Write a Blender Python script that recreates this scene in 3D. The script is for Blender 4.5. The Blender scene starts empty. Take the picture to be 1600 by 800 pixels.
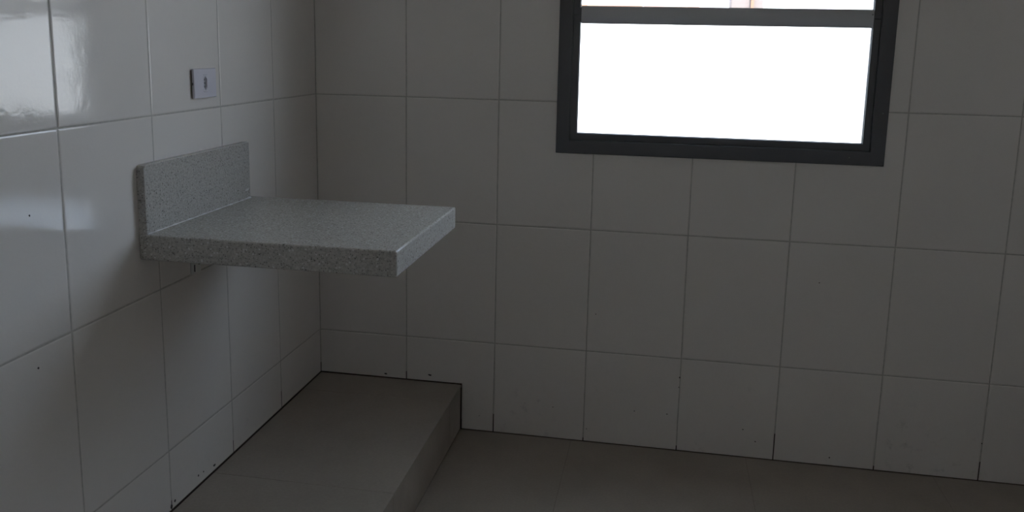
import bpy, bmesh, math, random
from mathutils import Vector, Matrix

random.seed(7)
scene = bpy.context.scene
col = scene.collection

# ------------------------------------------------------------------ camera
yaw, pitch, roll = -0.175639, -0.172202, 0.0207413
fwd = Vector((math.sin(yaw)*math.cos(pitch), math.cos(yaw)*math.cos(pitch), math.sin(pitch)))
right = Vector((math.cos(yaw), -math.sin(yaw), 0))
up = right.cross(fwd)
r2 = right*math.cos(roll) + up*math.sin(roll)
u2 = -right*math.sin(roll) + up*math.cos(roll)
cam_data = bpy.data.cameras.new('camera')
cam = bpy.data.objects.new('camera', cam_data)
col.objects.link(cam)
M = Matrix((( r2.x, u2.x, -fwd.x, 1.24635),
            ( r2.y, u2.y, -fwd.y, -2.92935),
            ( r2.z, u2.z, -fwd.z, 1.42760),
            (0, 0, 0, 1)))
cam.matrix_world = M
cam_data.sensor_fit = 'HORIZONTAL'
cam_data.sensor_width = 36.0
cam_data.lens = 1336.48/1600*36
cam_data.shift_y = -99.73/1600
cam_data.clip_start = 0.02
scene.camera = cam

# ------------------------------------------------------------------ light
world = bpy.data.worlds.new('overcast_sky')
scene.world = world
world.use_nodes = True
wn = world.node_tree
bg = wn.nodes['Background']
SKY = 1.0
tc = wn.nodes.new('ShaderNodeTexCoord')
sp = wn.nodes.new('ShaderNodeSeparateXYZ')
rp = wn.nodes.new('ShaderNodeValToRGB')
wn.links.new(tc.outputs['Generated'], sp.inputs[0])
wn.links.new(sp.outputs['Z'], rp.inputs[0])
rp.color_ramp.elements[0].position = 0.0
rp.color_ramp.elements[0].color = (0.64, 0.79, 1.0, 1)
rp.color_ramp.elements[1].position = 0.7
rp.color_ramp.elements[1].color = (0.64, 0.79, 1.0, 1)
wn.links.new(rp.outputs[0], bg.inputs[0])
bg.inputs[1].default_value = SKY

sun = bpy.data.lights.new('sun', 'SUN')
sun.energy = 1.8
sun.angle = math.radians(1.5)
sun.color = (1.0, 0.95, 0.87)
so = bpy.data.objects.new('sun', sun)
so.rotation_euler = (math.radians(38), 0, math.radians(25))   # high, from behind the house
col.objects.link(so)

vs = scene.view_settings
vs.view_transform = 'Standard'
vs.look = 'None'
vs.gamma = 1.0
vs.use_curve_mapping = False
vs.exposure = 2.85

# ------------------------------------------------------------------ helpers
def mat(name, color=(.8, .8, .8), rough=.5, metal=0.0, ior=1.5):
    m = bpy.data.materials.new(name); m.use_nodes = True
    b = m.node_tree.nodes['Principled BSDF']
    b.inputs['Base Color'].default_value = (*color, 1)
    b.inputs['Roughness'].default_value = rough
    b.inputs['Metallic'].default_value = metal
    b.inputs['IOR'].default_value = ior
    return m, m.node_tree.nodes, m.node_tree.links, b

def noise(n, l, vec, scale, detail=3, rough=.5):
    t = n.new('ShaderNodeTexNoise')
    t.inputs['Scale'].default_value = scale
    t.inputs['Detail'].default_value = detail
    t.inputs['Roughness'].default_value = rough
    if vec is not None: l.new(vec, t.inputs['Vector'])
    return t.outputs['Fac']

def ramp(n, l, fac, stops):
    r = n.new('ShaderNodeValToRGB')
    e = r.color_ramp.elements
    while len(e) < len(stops): e.new(0.5)
    for k, (p, c) in enumerate(stops):
        e[k].position = p
        e[k].color = (*c, 1) if isinstance(c, tuple) else (c, c, c, 1)
    l.new(fac, r.inputs[0])
    return r.outputs[0]

def mth(n, l, op, a, b=None, clamp=False):
    m = n.new('ShaderNodeMath'); m.operation = op; m.use_clamp = clamp
    for i, v in enumerate((a, b)):
        if v is None: continue
        if isinstance(v, (int, float)): m.inputs[i].default_value = v
        else: l.new(v, m.inputs[i])
    return m.outputs[0]

def mixc(n, l, fac, a, b):
    m = n.new('ShaderNodeMix'); m.data_type = 'RGBA'
    l.new(fac, m.inputs['Factor'])
    for key, v in (('A', a), ('B', b)):
        s = [i for i in m.inputs if i.name == key and i.type == 'RGBA'][0]
        if isinstance(v, tuple): s.default_value = (*v, 1)
        else: l.new(v, s)
    return [o for o in m.outputs if o.type == 'RGBA'][0]

def bump(n, l, b, h, strength, dist):
    k = n.new('ShaderNodeBump')
    k.inputs['Strength'].default_value = strength
    k.inputs['Distance'].default_value = dist
    l.new(h, k.inputs['Height'])
    l.new(k.outputs[0], b.inputs['Normal'])
    return k

def ob(name, bm_or_me, m=None, parent=None, loc=None, label=None, cat=None, kind=None, group=None):
    if isinstance(bm_or_me, bmesh.types.BMesh):
        bmesh.ops.recalc_face_normals(bm_or_me, faces=bm_or_me.faces)
        me = bpy.data.meshes.new(name); bm_or_me.to_mesh(me); bm_or_me.free()
        if m: me.materials.append(m)
    else: me = bm_or_me
    o = bpy.data.objects.new(name, me); col.objects.link(o)
    if parent: o.parent = parent
    if loc: o.location = loc
    props(o, label, cat, kind, group)
    return o

def props(o, label=None, cat=None, kind=None, group=None):
    if label: o['label'] = label
    if cat: o['category'] = cat
    if kind: o['kind'] = kind
    if group: o['group'] = group

def empty(name, loc=(0, 0, 0), **kw):
    o = bpy.data.objects.new(name, None); col.objects.link(o); o.location = loc
    o.empty_display_size = .05
    props(o, **kw)
    return o

def box(bm, x0, x1, y0, y1, z0, z1, bev=0, seg=2):
    t = bmesh.new()
    bmesh.ops.create_cube(t, size=1)
    for v in t.verts:
        v.co = Vector((x0 + (v.co.x+.5)*(x1-x0), y0 + (v.co.y+.5)*(y1-y0), z0 + (v.co.z+.5)*(z1-z0)))
    if bev: bmesh.ops.bevel(t, geom=list(t.edges), offset=bev, segments=seg, profile=.5, affect='EDGES')
    me = bpy.data.meshes.new('tmp'); t.to_mesh(me); t.free()
    bm.from_mesh(me); bpy.data.meshes.remove(me)
    return bm

def B(*a, **k): return box(bmesh.new(), *a, **k)

def inset_poly(P, d):
    n = len(P); out = []
    for i in range(n):
        p0, p1, p2 = Vector(P[i-1]), Vector(P[i]), Vector(P[(i+1) % n])
        e1 = (p1-p0).normalized(); e2 = (p2-p1).normalized()
        n1 = Vector((-e1.y, e1.x)); n2 = Vector((-e2.y, e2.x))
        out.append(p1 + (n1+n2)*(d/(1+n1.dot(n2))))
    return out

def tile_mesh(P, thick, bev=.0021, m=None):
    """P counter-clockwise outline (a,b); front face towards +c at c=0, eased edges."""
    bm = bmesh.new()
    rings = []
    for d, c in ((0, -thick), (0, -bev*.80), (bev*.35, -bev*.36), (bev*1.05, -bev*.14), (bev*2.0, 0)):
        rings.append([bm.verts.new((q.x, q.y, c)) for q in inset_poly(P, d)])
    n = len(P)
    for k in range(4):
        for i in range(n):
            j = (i+1) % n
            bm.faces.new((rings[k][i], rings[k][j], rings[k+1][j], rings[k+1][i]))
    bm.faces.new(rings[4]); bm.faces.new(list(reversed(rings[0])))
    me = bpy.data.meshes.new('tile'); bm.to_mesh(me); bm.free()
    if m: me.materials.append(m)
    return me

# ------------------------------------------------------------------ materials
def ceramic():
    m, n, l, b = mat('glazed_ceramic', (.72, .715, .69), .13)
    g = n.new('ShaderNodeNewGeometry'); pos = g.outputs['Position']
    s = n.new('ShaderNodeSeparateXYZ'); l.new(pos, s.inputs[0])
    base = ramp(n, l, noise(n, l, pos, 1.3, 2), [(.3, (.81, .757, .70)), (.7, (.835, .782, .728))])
    # grime kicked up near the floor, with an outline of its own
    low = mth(n, l, 'MULTIPLY', mth(n, l, 'SUBTRACT', .34, s.outputs['Z'], True), 3.2)
    gr = ramp(n, l, noise(n, l, pos, 26, 5, .65), [(.56, 0.0), (.76, .6)])
    big = ramp(n, l, noise(n, l, pos, 4, 2), [(.45, 0.0), (.7, 1.0)])
    fac = mth(n, l, 'MULTIPLY', mth(n, l, 'MULTIPLY', gr, big), low, True)
    l.new(mixc(n, l, fac, base, (.20, .18, .15)), b.inputs['Base Color'])
    h = mth(n, l, 'ADD', noise(n, l, pos, 26, 1), mth(n, l, 'MULTIPLY', noise(n, l, pos, 120, 2), .42))
    bump(n, l, b, h, .5, .0008)
    l.new(mth(n, l, 'ADD', mth(n, l, 'MULTIPLY', fac, .3), .085), b.inputs['Roughness'])
    return m

def grout(base, dirty):
    m, n, l, b = mat('wall_grout', base, .85)
    g = n.new('ShaderNodeNewGeometry'); pos = g.outputs['Position']
    s = n.new('ShaderNodeSeparateXYZ'); l.new(pos, s.inputs[0])
    # floor level is 0.177 m over the step and 0 elsewhere
    onstep = mth(n, l, 'LESS_THAN', s.outputs['X'], .552)
    z = mth(n, l, 'SUBTRACT', s.outputs['Z'], mth(n, l, 'MULTIPLY', onstep, .177))
    wob = mth(n, l, 'MULTIPLY', mth(n, l, 'ADD', noise(n, l, pos, 5, 3), -.38), .32)
    d = mth(n, l, 'LESS_THAN', z, mth(n, l, 'MAXIMUM', wob, .006))
    sp_ = ramp(n, l, noise(n, l, pos, 60, 3), [(.35, base), (.7, tuple(c*.8 for c in base))])
    l.new(mixc(n, l, d, sp_, dirty), b.inputs['Base Color'])
    return m

def porcelain():
    m, n, l, b = mat('beige_porcelain', (.30, .27, .235), .34)
    g = n.new('ShaderNodeNewGeometry'); pos = g.outputs['Position']
    f = noise(n, l, pos, 3.5, 5, .6)
    f2 = noise(n, l, pos, 120, 2, .5)
    c1 = ramp(n, l, f, [(.3, (.36, .31, .25)), (.7, (.41, .355, .29))])
    c2 = ramp(n, l, f2, [(.35, .88), (.7, 1.0)])
    mm = n.new('ShaderNodeMix'); mm.data_type = 'RGBA'; mm.blend_type = 'MULTIPLY'
    mm.inputs['Factor'].default_value = .6
    A = [i for i in mm.inputs if i.type == 'RGBA']
    l.new(c1, A[0]); l.new(c2, A[1])
    l.new([o for o in mm.outputs if o.type == 'RGBA'][0], b.inputs['Base Color'])
    l.new(ramp(n, l, noise(n, l, pos, 9, 4), [(.3, .32), (.7, .5)]), b.inputs['Roughness'])
    return m

def granite():
    m, n, l, b = mat('speckled_granite', (.5, .5, .48), .08)
    t = n.new('ShaderNodeTexCoord'); pos = t.outputs['Object']
    base = ramp(n, l, noise(n, l, pos, 190, 5, .75),
                [(.32, (.34, .315, .28)), (.45, (.47, .445, .405)), (.58, (.56, .535, .49)), (.72, (.68, .655, .61))])
    def spots(scale, lo, hi, fade):
        v = n.new('ShaderNodeTexVoronoi'); v.inputs['Scale'].default_value = scale
        l.new(pos, v.inputs['Vector'])
        near = ramp(n, l, v.outputs['Distance'], [(lo, 1.0), (hi, 0.0)])
        s = n.new('ShaderNodeSeparateColor'); l.new(v.outputs['Color'], s.inputs[0])
        pick = mth(n, l, 'GREATER_THAN', s.outputs[0], fade)
        return mth(n, l, 'MULTIPLY', near, pick)
    c = mixc(n, l, spots(210, .15, .45, .62), base, (.20, .19, .175))
    c = mixc(n, l, spots(130, .12, .34, .88), c, (.13, .12, .11))
    c = mixc(n, l, spots(120, .2, .4, .80), c, (.70, .69, .67))
    l.new(c, b.inputs['Base Color'])
    return m

TILE = ceramic()
GROUT = grout((.56, .52, .46), (.06, .038, .026))
FLOOR = porcelain()
FGROUT = mat('floor_grout', (.27, .235, .195), .9)[0]
STONE = granite()
ALU, n_, l_, b_ = mat('black_anodised_aluminium', (.12, .12, .122), .35, 1.0)
g_ = n_.new('ShaderNodeNewGeometry')
l_.new(ramp(n_, l_, noise(n_, l_, g_.outputs['Position'], 40, 3), [(.3, .30), (.7, .40)]), b_.inputs['Roughness'])
ALU2 = mat('dark_grey_aluminium', (.47, .47, .48), .30, 1.0)[0]
RUBBER = mat('black_gasket', (.008, .008, .008), .7)[0]
PLASTIC = mat('white_plastic', (.70, .67, .72), .35)[0]
SOCKET = mat('grey_plastic', (.36, .345, .36), .45)[0]
DARKP = mat('dark_recess', (.06, .06, .06), .6)[0]
STEEL = mat('galvanised_steel', (.25, .25, .25), .45, 1.0)[0]
BOLT = mat('blackened_bolt', (.02, .02, .02), .5)[0]
CAULK = mat('white_caulk', (.66, .66, .64), .6)[0]
PLASTER = mat('white_plaster', (.79, .76, .71), .8)[0]
MARK = mat('dirt_speck', (.06, .05, .04), .8)[0]

def glass_mat():
    m = bpy.data.materials.new('window_glass'); m.use_nodes = True
    n, l = m.node_tree.nodes, m.node_tree.links
    n.clear()
    o = n.new('ShaderNodeOutputMaterial'); mx = n.new('ShaderNodeMixShader')
    t = n.new('ShaderNodeBsdfTransparent'); t.inputs[0].default_value = (.95, .95, .95, 1)
    g = n.new('ShaderNodeBsdfGlossy'); g.inputs['Roughness'].default_value = .02
    f = n.new('ShaderNodeFresnel'); f.inputs['IOR'].default_value = 1.45
    ge = n.new('ShaderNodeNewGeometry')      # same reflectance from either side of the pane
    l.new(mth(n, l, 'ADD', 1.45, mth(n, l, 'MULTIPLY', ge.outputs['Backfacing'], 1/1.45-1.45)), f.inputs['IOR'])
    l.new(f.outputs[0], mx.inputs[0]); l.new(t.outputs[0], mx.inputs[1]); l.new(g.outputs[0], mx.inputs[2])
    l.new(mx.outputs[0], o.inputs[0])
    return m
GLASS = glass_mat()

# ------------------------------------------------------------------ room measures
W, H = .335, .44361                       # tile pitch
Z = [0, .34614, .34614+H, .34614+2*H, .34614+3*H, .34614+4*H, 2.70]
XL, YF, CEIL = 3.05, -3.25, 2.70
STEP_W, STEP_H = .5508, .1768
WX0, WX1, WZ0, WZ1 = .878, 1.9515, 1.058, 2.25      # window frame outline
T = .008                                  # tile thickness
GR = .0011                                # depth of joint
J = .0030                                 # joint width

def wall_slab(name, outline, hole, to_world, thick=.16):
    """slab behind the tiles; outline/hole = (a0,a1,b0,b1)"""
    bm = bmesh.new()
    a0, a1, b0, b1 = outline
    As = sorted({a0, a1, *(hole[:2] if hole else ())}); Bs = sorted({b0, b1, *(hole[2:] if hole else ())})
    for c in (-GR, -thick):
        for i in range(len(As)-1):
            for j in range(len(Bs)-1):
                if hole and As[i] >= hole[0]-1e-6 and As[i+1] <= hole[1]+1e-6 and Bs[j] >= hole[2]-1e-6 and Bs[j+1] <= hole[3]+1e-6: continue
                bm.faces.new([bm.verts.new(to_world(a, b, c)) for a, b in ((As[i], Bs[j]), (As[i+1], Bs[j]), (As[i+1], Bs[j+1]), (As[i], Bs[j+1]))])
    def rim(r):
        q = ((r[0], r[2]), (r[1], r[2]), (r[1], r[3]), (r[0], r[3]))
        for k in range(4):
            (p0, q0), (p1, q1) = q[k], q[(k+1) % 4]
            bm.faces.new([bm.verts.new(to_world(*v)) for v in ((p0, q0, -GR), (p1, q1, -GR), (p1, q1, -thick), (p0, q0, -thick))])
    rim(outline)
    if hole: rim(hole)
    bmesh.ops.remove_doubles(bm, verts=bm.verts, dist=1e-5)
    return ob(name, bm, GROUT, kind='structure')

cache = {}
def lay(wall, alines, blines, basis, hole=None, skip=None, tilt=.0011, bottom_gap=.0025):
    """one object per ceramic tile"""
    for i in range(len(alines)-1):
        for j in range(len(blines)-1):
            a0, a1, b0, b1 = alines[i]+J/2, alines[i+1]-J/2, blines[j]+J/2, blines[j+1]-J/2
            if i == 0: a0 = alines[i] + .0006
            if j == 0: b0 = blines[j] + bottom_gap
            lowest = skip(alines[i], alines[i+1], blines[j], blines[j+1]) if skip else None
            P = [(a0, b0), (a1, b0), (a1, b1), (a0, b1)]
            if lowest:      # the step hides the foot of this tile: (a limit, z)
                sa, sz = lowest
                if a1 <= sa+.004: 
                    P = [(a0, sz+bottom_gap), (a1, sz+bottom_gap), (a1, b1), (a0, b1)]
                else:
                    P = [(a0, sz+bottom_gap), (sa+.002, sz+bottom_gap), (sa+.002, b0), (a1, b0), (a1, b1), (a0, b1)]
            if hole:
                h0, h1, k0, k1 = hole
                ia, ib = (a0 < h1 and a1 > h0), (b0 < k1 and b1 > k0)
                if ia and ib:
                    L, R_, D_, U_ = a0 < h0, a1 > h1, b0 < k0, b1 > k1
                    if not (L or R_ or D_ or U_): continue
                    if L and D_: P = [(a0, b0), (a1, b0), (a1, k0), (h0, k0), (h0, b1), (a0, b1)]
                    elif R_ and D_: P = [(a0, b0), (a1, b0), (a1, b1), (h1, b1), (h1, k0), (a0, k0)]
                    elif L and U_: P = [(a0, b0), (h0, b0), (h0, k1), (a1, k1), (a1, b1), (a0, b1)]
                    elif R_ and U_: P = [(a0, k1), (h1, k1), (h1, b0), (a1, b0), (a1, b1), (a0, b1)]
                    elif L: P = [(a0, b0), (h0, b0), (h0, b1), (a0, b1)]
                    elif R_: P = [(h1, b0), (a1, b0), (a1, b1), (h1, b1)]
                    elif D_: P = [(a0, b0), (a1, b0), (a1, k0), (a0, k0)]
                    else: P = [(a0, k1), (a1, k1), (a1, b1), (a0, b1)]
                    if (L and (h0-a0) < .01) or (R_ and (a1-h1) < .01): continue
            ca, cb = (a0+a1)/2, (b0+b1)/2
            Q = [(a-ca, b-cb) for a, b in P]
            key = tuple((round(a, 4), round(b, 4)) for a, b in Q)
            if key not in cache: cache[key] = tile_mesh(Q, T, m=TILE)
            o = ob('tile', cache[key], parent=wall)
            A_, B_, N_, O_ = basis
            pos = O_ + A_*ca + B_*cb
            t1, t2 = random.uniform(-tilt, tilt), random.uniform(-tilt, tilt)
            rot = Matrix.Rotation(t1, 3, A_) @ Matrix.Rotation(t2, 3, B_) @ Matrix((A_, B_, N_)).transposed()
            o.matrix_world = Matrix.Translation(pos) @ rot.to_4x4()

X_, Y_, Zv = Vector((1, 0, 0)), Vector((0, 1, 0)), Vector((0, 0, 1))
hole_t = (WX0+.006, WX1-.006, WZ0+.006, WZ1-.006)

# back wall (with the window), columns measured from the left corner
wb = wall_slab('wall_back', (-.16, XL+.16, 0, CEIL), hole_t, lambda a, b, c: Vector((a, -c, b)))
c0 = .33847
xs = [0] + [c0 + W*k for k in range(0, 9)]; xs = [x for x in xs if x < XL-.05] + [XL]
lay(wb, xs, Z, (X_, Zv, -Y_, Vector((0, 0, 0))), hole_t,
    skip=lambda a0, a1, b0, b1: (STEP_W, STEP_H) if (b0 == 0 and a0 < STEP_W) else None)
# left wall: a runs from the back corner towards the camera
wl = wall_slab('wall_left', (0, -YF, 0, CEIL), None, lambda a, b, c: Vector((c, -a, b)))
l0 = .34009
ys = [0] + [l0 + W*k for k in range(0, 13)]; ys = [y for y in ys if y < -YF-.05] + [-YF]
lay(wl, ys, [STEP_H] + Z[1:], (-Y_, Zv, X_, Vector((0, 0, 0))))
# right wall, out of frame
wr = wall_slab('wall_right', (0, -YF, 0, CEIL), None, lambda a, b, c: Vector((XL-c, -a, b)))
ys2 = [YF] + sorted(-y for y in ys if 0 < y < -YF) + [0]
lay(wr, ys2, Z, (Y_, Zv, -X_, Vector((XL, 0, 0))))
# front wall behind the camera and ceiling
ob('wall_front', B(-.16, XL+.16, YF-.16, YF, 0, CEIL), PLASTER, kind='structure')
ob('ceiling', B(-.16, XL+.16, YF-.16, .16, CEIL, CEIL+.2), PLASTER, kind='structure')

# floor: grout bed and large porcelain tiles
fl = ob('floor', B(-.16, XL+.16, YF-.16, .16, -.2, -.0006), FGROUT, kind='structure')
def ftile(parent, a0, a1, b0, b1, z, bev=.0005, name='tile'):
    ca, cb = (a0+a1)/2, (b0+b1)/2
    Q = [(a0-ca, b0-cb), (a1-ca, b0-cb), (a1-ca, b1-cb), (a0-ca, b1-cb)]
    key = ('f', round(a1-a0, 4), round(b1-b0, 4))
    if key not in cache: cache[key] = tile_mesh(Q, .009, bev, FLOOR)
    return ob(name, cache[key], parent=parent, loc=(ca, cb, z))
fj = .0007
fx = [STEP_W-.004, .965, 1.585, 2.205, 2.825, XL]
fy = [YF, -3.12, -2.50, -1.88, -1.26, -.64, -.002]
for i in range(len(fx)-1):
    for j in range(len(fy)-1):
        ftile(fl, fx[i]+fj, fx[i+1]-fj, fy[j]+fj, fy[j+1]-fj, 0)

# ------------------------------------------------------------------ tiled step along the left wall
step = empty('tiled_step', (STEP_W/2, YF/2, 0), label='low beige tiled step running along the left wall under the shelf', cat='step')
inv = Vector(step.location)
def sp_ob(name, bm, m, **k):
    o = ob(name, bm, m, parent=step, **k); o.location = -inv; return o
sp_ob('core', B(.0005, STEP_W-.012, YF+.001, -.003, 0, STEP_H-.0094), FGROUT)
sy = [YF+.001, -2.69, -2.06, -1.43, -.80, -.168, -.003]
for j in range(len(sy)-1):
    a0, a1, b0, b1 = .003, STEP_W, sy[j]+.0005, sy[j+1]-.0005
    o = ftile(step, a0, a1, b0, b1, STEP_H, bev=.0008, name='top_tile'); o.location = Vector(o.location) - inv
    bm = B(STEP_W-.0115, STEP_W-.0022, b0, b1, .0035, STEP_H-.0095, bev=.0006, seg=1)
    sp_ob('riser_tile', bm, FLOOR)
# ------------------------------------------------------------------ window_1
win = empty('window_1', (WX0, 0, WZ0), kind='structure')
def wob(name, bm, m, parent=win, **k):
    o = ob(name, bm, m, parent=parent, **k)
    o.location = -Vector(win.location) if parent is win else (0, 0, 0)
    return o
def ring(x0, x1, z0, z1, w, y0, y1, bev=.0015):
    """mitred rectangular frame, section w x (y1-y0); y0 faces the room"""
    bm = bmesh.new()
    prof = [(0, y1), (0, y0+bev), (bev, y0), (w-bev, y0), (w, y0+bev), (w, y1)]
    corners = [(x0, z0, 1, 1), (x1, z0, -1, 1), (x1, z1, -1, -1), (x0, z1, 1, -1)]
    rows = [[bm.verts.new((cx+sx*d, y, cz+sz*d)) for d, y in prof] for cx, cz, sx, sz in corners]
    for k in range(4):
        a, b = rows[k], rows[(k+1) % 4]
        for i in range(len(prof)):
            j = (i+1) % len(prof)
            bm.faces.new((a[i], a[j], b[j], b[i]))
    return bm
PX0, PX1 = .9515, 1.8805                 # visible pane edges
wob('frame', ring(WX0, WX1, WZ0, WZ1, .046, -.007, .060), ALU)
TB0, TB1 = 1.4985, 1.5565                # transom
bm = bmesh.new()
pr = [(.0006, TB0), (-.0012, TB0), (-.0030, TB0+.003), (-.0046, TB0+.014), (-.0054, (TB0+TB1)/2), (-.0046, TB1-.014), (-.0030, TB1-.003), (-.0012, TB1), (.0006, TB1)]
L_ = [bm.verts.new((PX0, y, z)) for y, z in pr]; R_ = [bm.verts.new((PX1, y, z)) for y, z in pr]
for i in range(len(pr)):
    j = (i+1) % len(pr); bm.faces.new((L_[i], L_[j], R_[j], R_[i]))
bm.faces.new(L_); bm.faces.new(R_[::-1])
wob('transom', bm, ALU2)
for z0, z1 in ((WZ0+.0464, TB0+.0288), (TB1-.0288, WZ1-.0464)):
    low = z0 < 1.3
    sash = wob('sash', ring(WX0+.0464, WX1-.0464, z0, z1, .0235, .001, .03), ALU)
    gz0, gz1 = z0+.0235, z1-.0235
    gx0, gx1 = WX0+.0464+.0235, WX1-.0464-.0235
    wob('gasket', ring(gx0-.0005, gx1+.0005, gz0-.0005, gz1+.0005, .0018, .008, .016, .0004), RUBBER, parent=sash)
    wob('glass_pane', B(gx0, gx1, .010, .014, gz0, gz1), GLASS, parent=sash)
# screws in the frame
for x, z in ((1.876, 1.5405), (1.843, 1.083), (1.934, 1.23)):
    bm = bmesh.new()
    bmesh.ops.create_cone(bm, cap_ends=True, segments=10, radius1=.0026, radius2=.0018, depth=.0015,
                          matrix=Matrix.Translation((x, -.0062 if z > 1.5 else -.0076, z)) @ Matrix.Rotation(math.pi/2, 4, 'X'))
    wob('screw', bm, STEEL)

# ------------------------------------------------------------------ granite shelf
SX, SY0, SY1, SZ0, SZ1 = .654, -1.092, -.532, .888, .9515
shelf = empty('granite_shelf', (0, -.81, SZ0), label='wall-mounted grey speckled granite shelf with a low backsplash above the step', cat='shelf')
io = -Vector(shelf.location)
def sob(name, bm, m, **k):
    o = ob(name, bm, m, parent=shelf, **k); o.location = io; return o
bm = B(.0005, SX, SY0, SY1, SZ0, SZ1, bev=.0048, seg=7)
sob('slab', bm, STONE)
# backsplash with rounded upper corners
def splash():
    bm = bmesh.new()
    y0, y1, z0, z1, t, r = SY0+.004, -.5575, SZ1+.0004, 1.1212, .0215, .012
    pts = [(y0, z0), (y1, z0)]
    for cy, cz, a0 in ((y1-.003, z1-.003, 0),):
        for k in range(4): pts.append((cy+.003*math.cos(a0+k*math.pi/6), cz+.003*math.sin(a0+k*math.pi/6)))
    for k in range(7):
        a = math.pi/2 + k*math.pi/12
        pts.append((y0+r+r*math.cos(a), z1-r+r*math.sin(a)))
    n = len(pts)
    rings = []
    for x, d in ((.0006, 0), (t-.0018, 0), (t-.0006, .0006), (t, .0018)):
        q = inset_poly(pts, d)
        rings.append([bm.verts.new((x, v.x, v.y)) for v in q])
    for k in range(3):
        for i in range(n):
            j = (i+1) % n; bm.faces.new((rings[k][i], rings[k][j], rings[k+1][j], rings[k+1][i]))
    bm.faces.new(rings[-1]); bm.faces.new(rings[0][::-1])
    return bm
sob('backsplash', splash(), STONE)
# caulk bead with a smeared blob at its far end
bm = bmesh.new()
ring_prev = None; N = 40
for k in range(N+1):
    y = SY0+.006 + (SY1-.028-SY0-.006)*k/N
    r = .0024 + .0009*math.sin(k*2.3) + .0006*math.sin(k*5.1)
    if k > N-3: r += .0022
    v = [bm.verts.new((.0215-.001, y, SZ1)), bm.verts.new((.0215+r, y, SZ1-.0002)), bm.verts.new((.0215+r*.5, y, SZ1+r*.6)), bm.verts.new((.0215-.001, y, SZ1+r))]
    if ring_prev:
        for i in range(4): bm.faces.new((ring_prev[i], ring_prev[(i+1) % 4], v[(i+1) % 4], v[i]))
    else: bm.faces.new(v)
    ring_prev = v
bm.faces.new(ring_prev[::-1])
sob('caulk_bead', bm, CAULK, label='pale caulk bead along the foot of the backsplash')
bm = bmesh.new()
bmesh.ops.create_icosphere(bm, subdivisions=2, radius=1)
for v in bm.verts:
    v.co = Vector((.0215+.0012*v.co.x, -.578+.013*v.co.y*(1+.2*math.sin(v.co.z*5)), .9785+.0035*v.co.z+.0012*v.co.y))
sob('caulk_smear', bm, CAULK)
# small fixing plate under the slab, its slot and bolt show below the front edge
bm = B(.0002, .004, -.872, -.822, .790, SZ0-.0004, bev=.0008, seg=1)
box(bm, .0002, .05, -.872, -.822, SZ0-.0036, SZ0-.0004, bev=.0008, seg=1)
PAINT = mat('white_painted_steel', (.74, .72, .68), .3)[0]
br = sob('bracket', bm, PAINT, label='small painted steel bracket with a dark slot and bolt')
for y, z, hw, hh in ((-.8565, .806, .0015, .010), (-.8325, .8155, .0036, .0038)):
    bm = B(.0038, .0062, y-hw, y+hw, z-hh, z+hh, bev=.0006, seg=1)
    ob('bolt', bm, BOLT, parent=br)

# ------------------------------------------------------------------ power outlet
out = empty('power_outlet', (0, -.771, 1.304), label='small white rectangular socket plate on the left tiled wall above the backsplash', cat='outlet')
def oob(name, bm, m, parent=out, **k):
    o = ob(name, bm, m, parent=parent, **k); return o
oy0, oy1, oz0, oz1 = -.057, .057, -.0395, .0395
# back box collar (recessed, dark gap at the side) and face plate with a real opening
oob('mounting_collar', B(.0003, .0066, oy0+.004, oy1-.004, oz0+.004, oz1-.004, bev=.0008, seg=1), SOCKET)
bm = bmesh.new()
def loop(y0, y1, z0, z1, x): return [bm.verts.new((x, y, z)) for y, z in ((y0, z0), (y1, z0), (y1, z1), (y0, z1))]
A = [loop(oy0, oy1, oz0, oz1, .0045), loop(oy0, oy1, oz0, oz1, .0085), loop(oy0+.0012, oy1-.0012, oz0+.0012, oz1-.0012, .0099),
     loop(-.0115, .0115, -.0235, .0235, .0103), loop(-.0115, .0115, -.0235, .0235, .0045)]
for k in range(4):
    for i in range(4):
        j = (i+1) % 4; bm.faces.new((A[k][i], A[k][j], A[k+1][j], A[k+1][i]))
oob('face_plate', bm, PLASTIC)
oob('side_gap_shade', B(.0042, .0072, oy0-.0006, oy0+.002, -.004, .003), DARKP)  # dark block painting the shade of the gap at the plate's side
# module with hexagonal recess
bm = bmesh.new()
def hexa(w, h, x, c): return [bm.verts.new((x, w*a, h*b_)) for a, b_ in ((0, 1), (-1, .62), (-1, -.62), (0, -1), (1, -.62), (1, .62))]
outer = [bm.verts.new((.0106, y, z)) for y, z in ((0, .0228), (-.0108, .0228), (-.0108, -.0228), (0, -.0228), (.0108, -.0228), (.0108, .0228))]
back = [bm.verts.new((.0046, y, z)) for y, z in ((0, .0228), (-.0108, .0228), (-.0108, -.0228), (0, -.0228), (.0108, -.0228), (.0108, .0228))]
h1 = hexa(.0082, .0195, .0106, 0); h2 = hexa(.0078, .0190, .0060, 0)
for i in range(6):
    j = (i+1) % 6
    bm.faces.new((outer[i], outer[j], h1[j], h1[i])); bm.faces.new((h1[i], h1[j], h2[j], h2[i])); bm.faces.new((outer[i], outer[j], back[j], back[i]))
mod = oob('socket_module', bm, PLASTIC)
bm = bmesh.new(); bm.faces.new([bm.verts.new(v) for v in [(.0061, .0078*a, .0190*b_) for a, b_ in ((0, 1), (-1, .62), (-1, -.62), (0, -1), (1, -.62), (1, .62))]])
f = bmesh.ops.extrude_face_region(bm, geom=list(bm.faces))
for v in [g for g in f['geom'] if isinstance(g, bmesh.types.BMVert)]: v.co.x -= .001
ob('recess', bm, mat('grey_recess', (.17, .17, .165), .5)[0], parent=mod)
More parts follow.
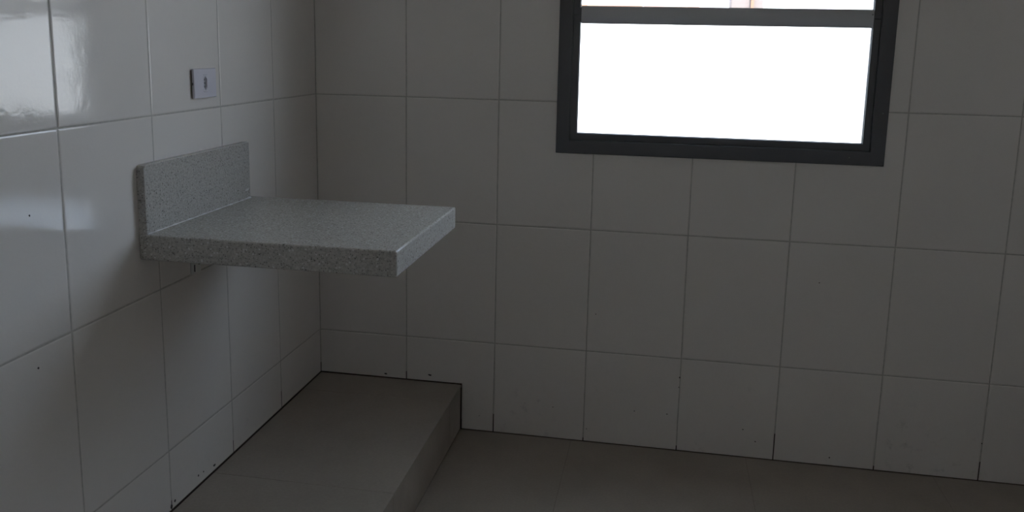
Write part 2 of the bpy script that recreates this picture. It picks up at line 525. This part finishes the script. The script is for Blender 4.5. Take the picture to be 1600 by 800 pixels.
for z in (.0095, -.0095, 0):
    bm = bmesh.new()
    bmesh.ops.create_cone(bm, cap_ends=True, segments=12, radius1=.0026, radius2=.0026, depth=.0006,
                          matrix=Matrix.Translation((.0065, .002 if z == 0 else 0, z)) @ Matrix.Rotation(math.pi/2, 4, 'Y'))
    ob('pin_hole', bm, DARKP, parent=mod)

# ------------------------------------------------------------------ dirt specks on the tiles
def specks(parent, pts, to_w):
    bm = bmesh.new()
    for a, b, r, e in pts:
        m_ = 9; vs_ = []
        for k in range(m_):
            an = 2*math.pi*k/m_; rr = r*random.uniform(.7, 1.25)
            vs_.append((a + rr*math.cos(an)*e, b + rr*math.sin(an)))
        top = [bm.verts.new(to_w(x, y, .0006)) for x, y in vs_]; bot = [bm.verts.new(to_w(x, y, -.0004)) for x, y in vs_]
        bm.faces.new(top)
        for k in range(m_): bm.faces.new((top[k], top[k-1], bot[k-1], bot[k]))
    return ob('dirt_specks', bm, MARK, parent=parent, kind='stuff')
specks(wl, [(1.444, 1.067, .0022, 1), (1.452, .748, .0024, 1), (.79, .195, .004, 1.6), (.85, .2055, .0025, 1), (.877, .208, .003, 1), (1.013, .19, .006, .8), (.995, .197, .004, 1)],
       lambda a, b, c: Vector((c, -a, b)))
specks(wb, [(.2584, .1915, .003, 2.2), (.4304, .2023, .003, 2.4), (.895, .1216, .002, 1), (1.189, .136, .0018, 1.4), (1.3045, .1356, .0015, 2), (1.342, .2764, .0034, .7), (1.341, .24, .002, .8),
            (1.6146, .064, .0024, 1), (1.038, .486, .0018, 1), (1.8667, .0315, .0026, 1), (1.784, .654, .002, 1), (2.347, .136, .0022, 1), (1.57, .105, .0018, 1.6), (.62, .06, .0015, 1), (1.02, .05, .0016, 1)],
       lambda a, b, c: Vector((a, -c, b)))

# ------------------------------------------------------------------ outdoors
def concrete(name, c1, c2):
    m, n, l, b = mat(name, c1, .85)
    g = n.new('ShaderNodeNewGeometry')
    l.new(ramp(n, l, noise(n, l, g.outputs['Position'], 2.5, 5, .6), [(.3, c1), (.7, c2)]), b.inputs['Base Color'])
    return m
ob('ground', B(-30, 30, .17, 40, -.35, -.15), concrete('pale_paving', (.56, .55, .53), (.64, .63, .61)), kind='structure')
house = empty('neighbour_house', (9, 14, -.15), label='long pale house facade standing beyond the outdoor boundary wall', cat='house')
hi = -Vector(house.location)
HW = concrete('white_render', (.72, .71, .69), (.78, .77, .75))
BR = mat('brown_clay', (.22, .11, .065), .6)[0]
PK = mat('faded_paint', (.17, .135, .12), .8)[0]
def hob(name, bm, m):
    o = ob(name, bm, m, parent=house); o.location = hi; return o
hob('wall', B(-12, 30, 14, 14.4, -.15, 3.2), HW)
hob('roof', B(-12.4, 30.4, 13.5, 18, 3.2, 3.35), HW)
# rendered boundary wall with a dark coping; only its crest shows over the transom
bw = empty('boundary_wall', (9, 5.1, -.15), label='outdoor boundary wall with brown coping and post seen above the window transom', cat='wall')
bi = -Vector(bw.location)
def bob(name, bm, m):
    o = ob(name, bm, m, parent=bw); o.location = bi; return o
bob('wall', B(-12, 30, 5.0, 5.18, -.15, 1.755), HW)
TOPZ = 1.788
for k in range(84):
    x = -12 + k*.5
    if abs(x-1.1) < 1.2 and x > .9+.75: continue
    bob('coping', B(x+.004, x+.496, 4.96, 5.22, 1.7555, TOPZ-.004*(k % 3) if x < 1.5 else 1.765, bev=.004, seg=1), BR)
bob('post', B(1.76, 2.04, 4.98, 5.2, 1.756, 2.30, bev=.01, seg=1), PK)
bob('post', B(1.93, 1.955, 4.955, 4.979, 1.767, 2.30), BR)
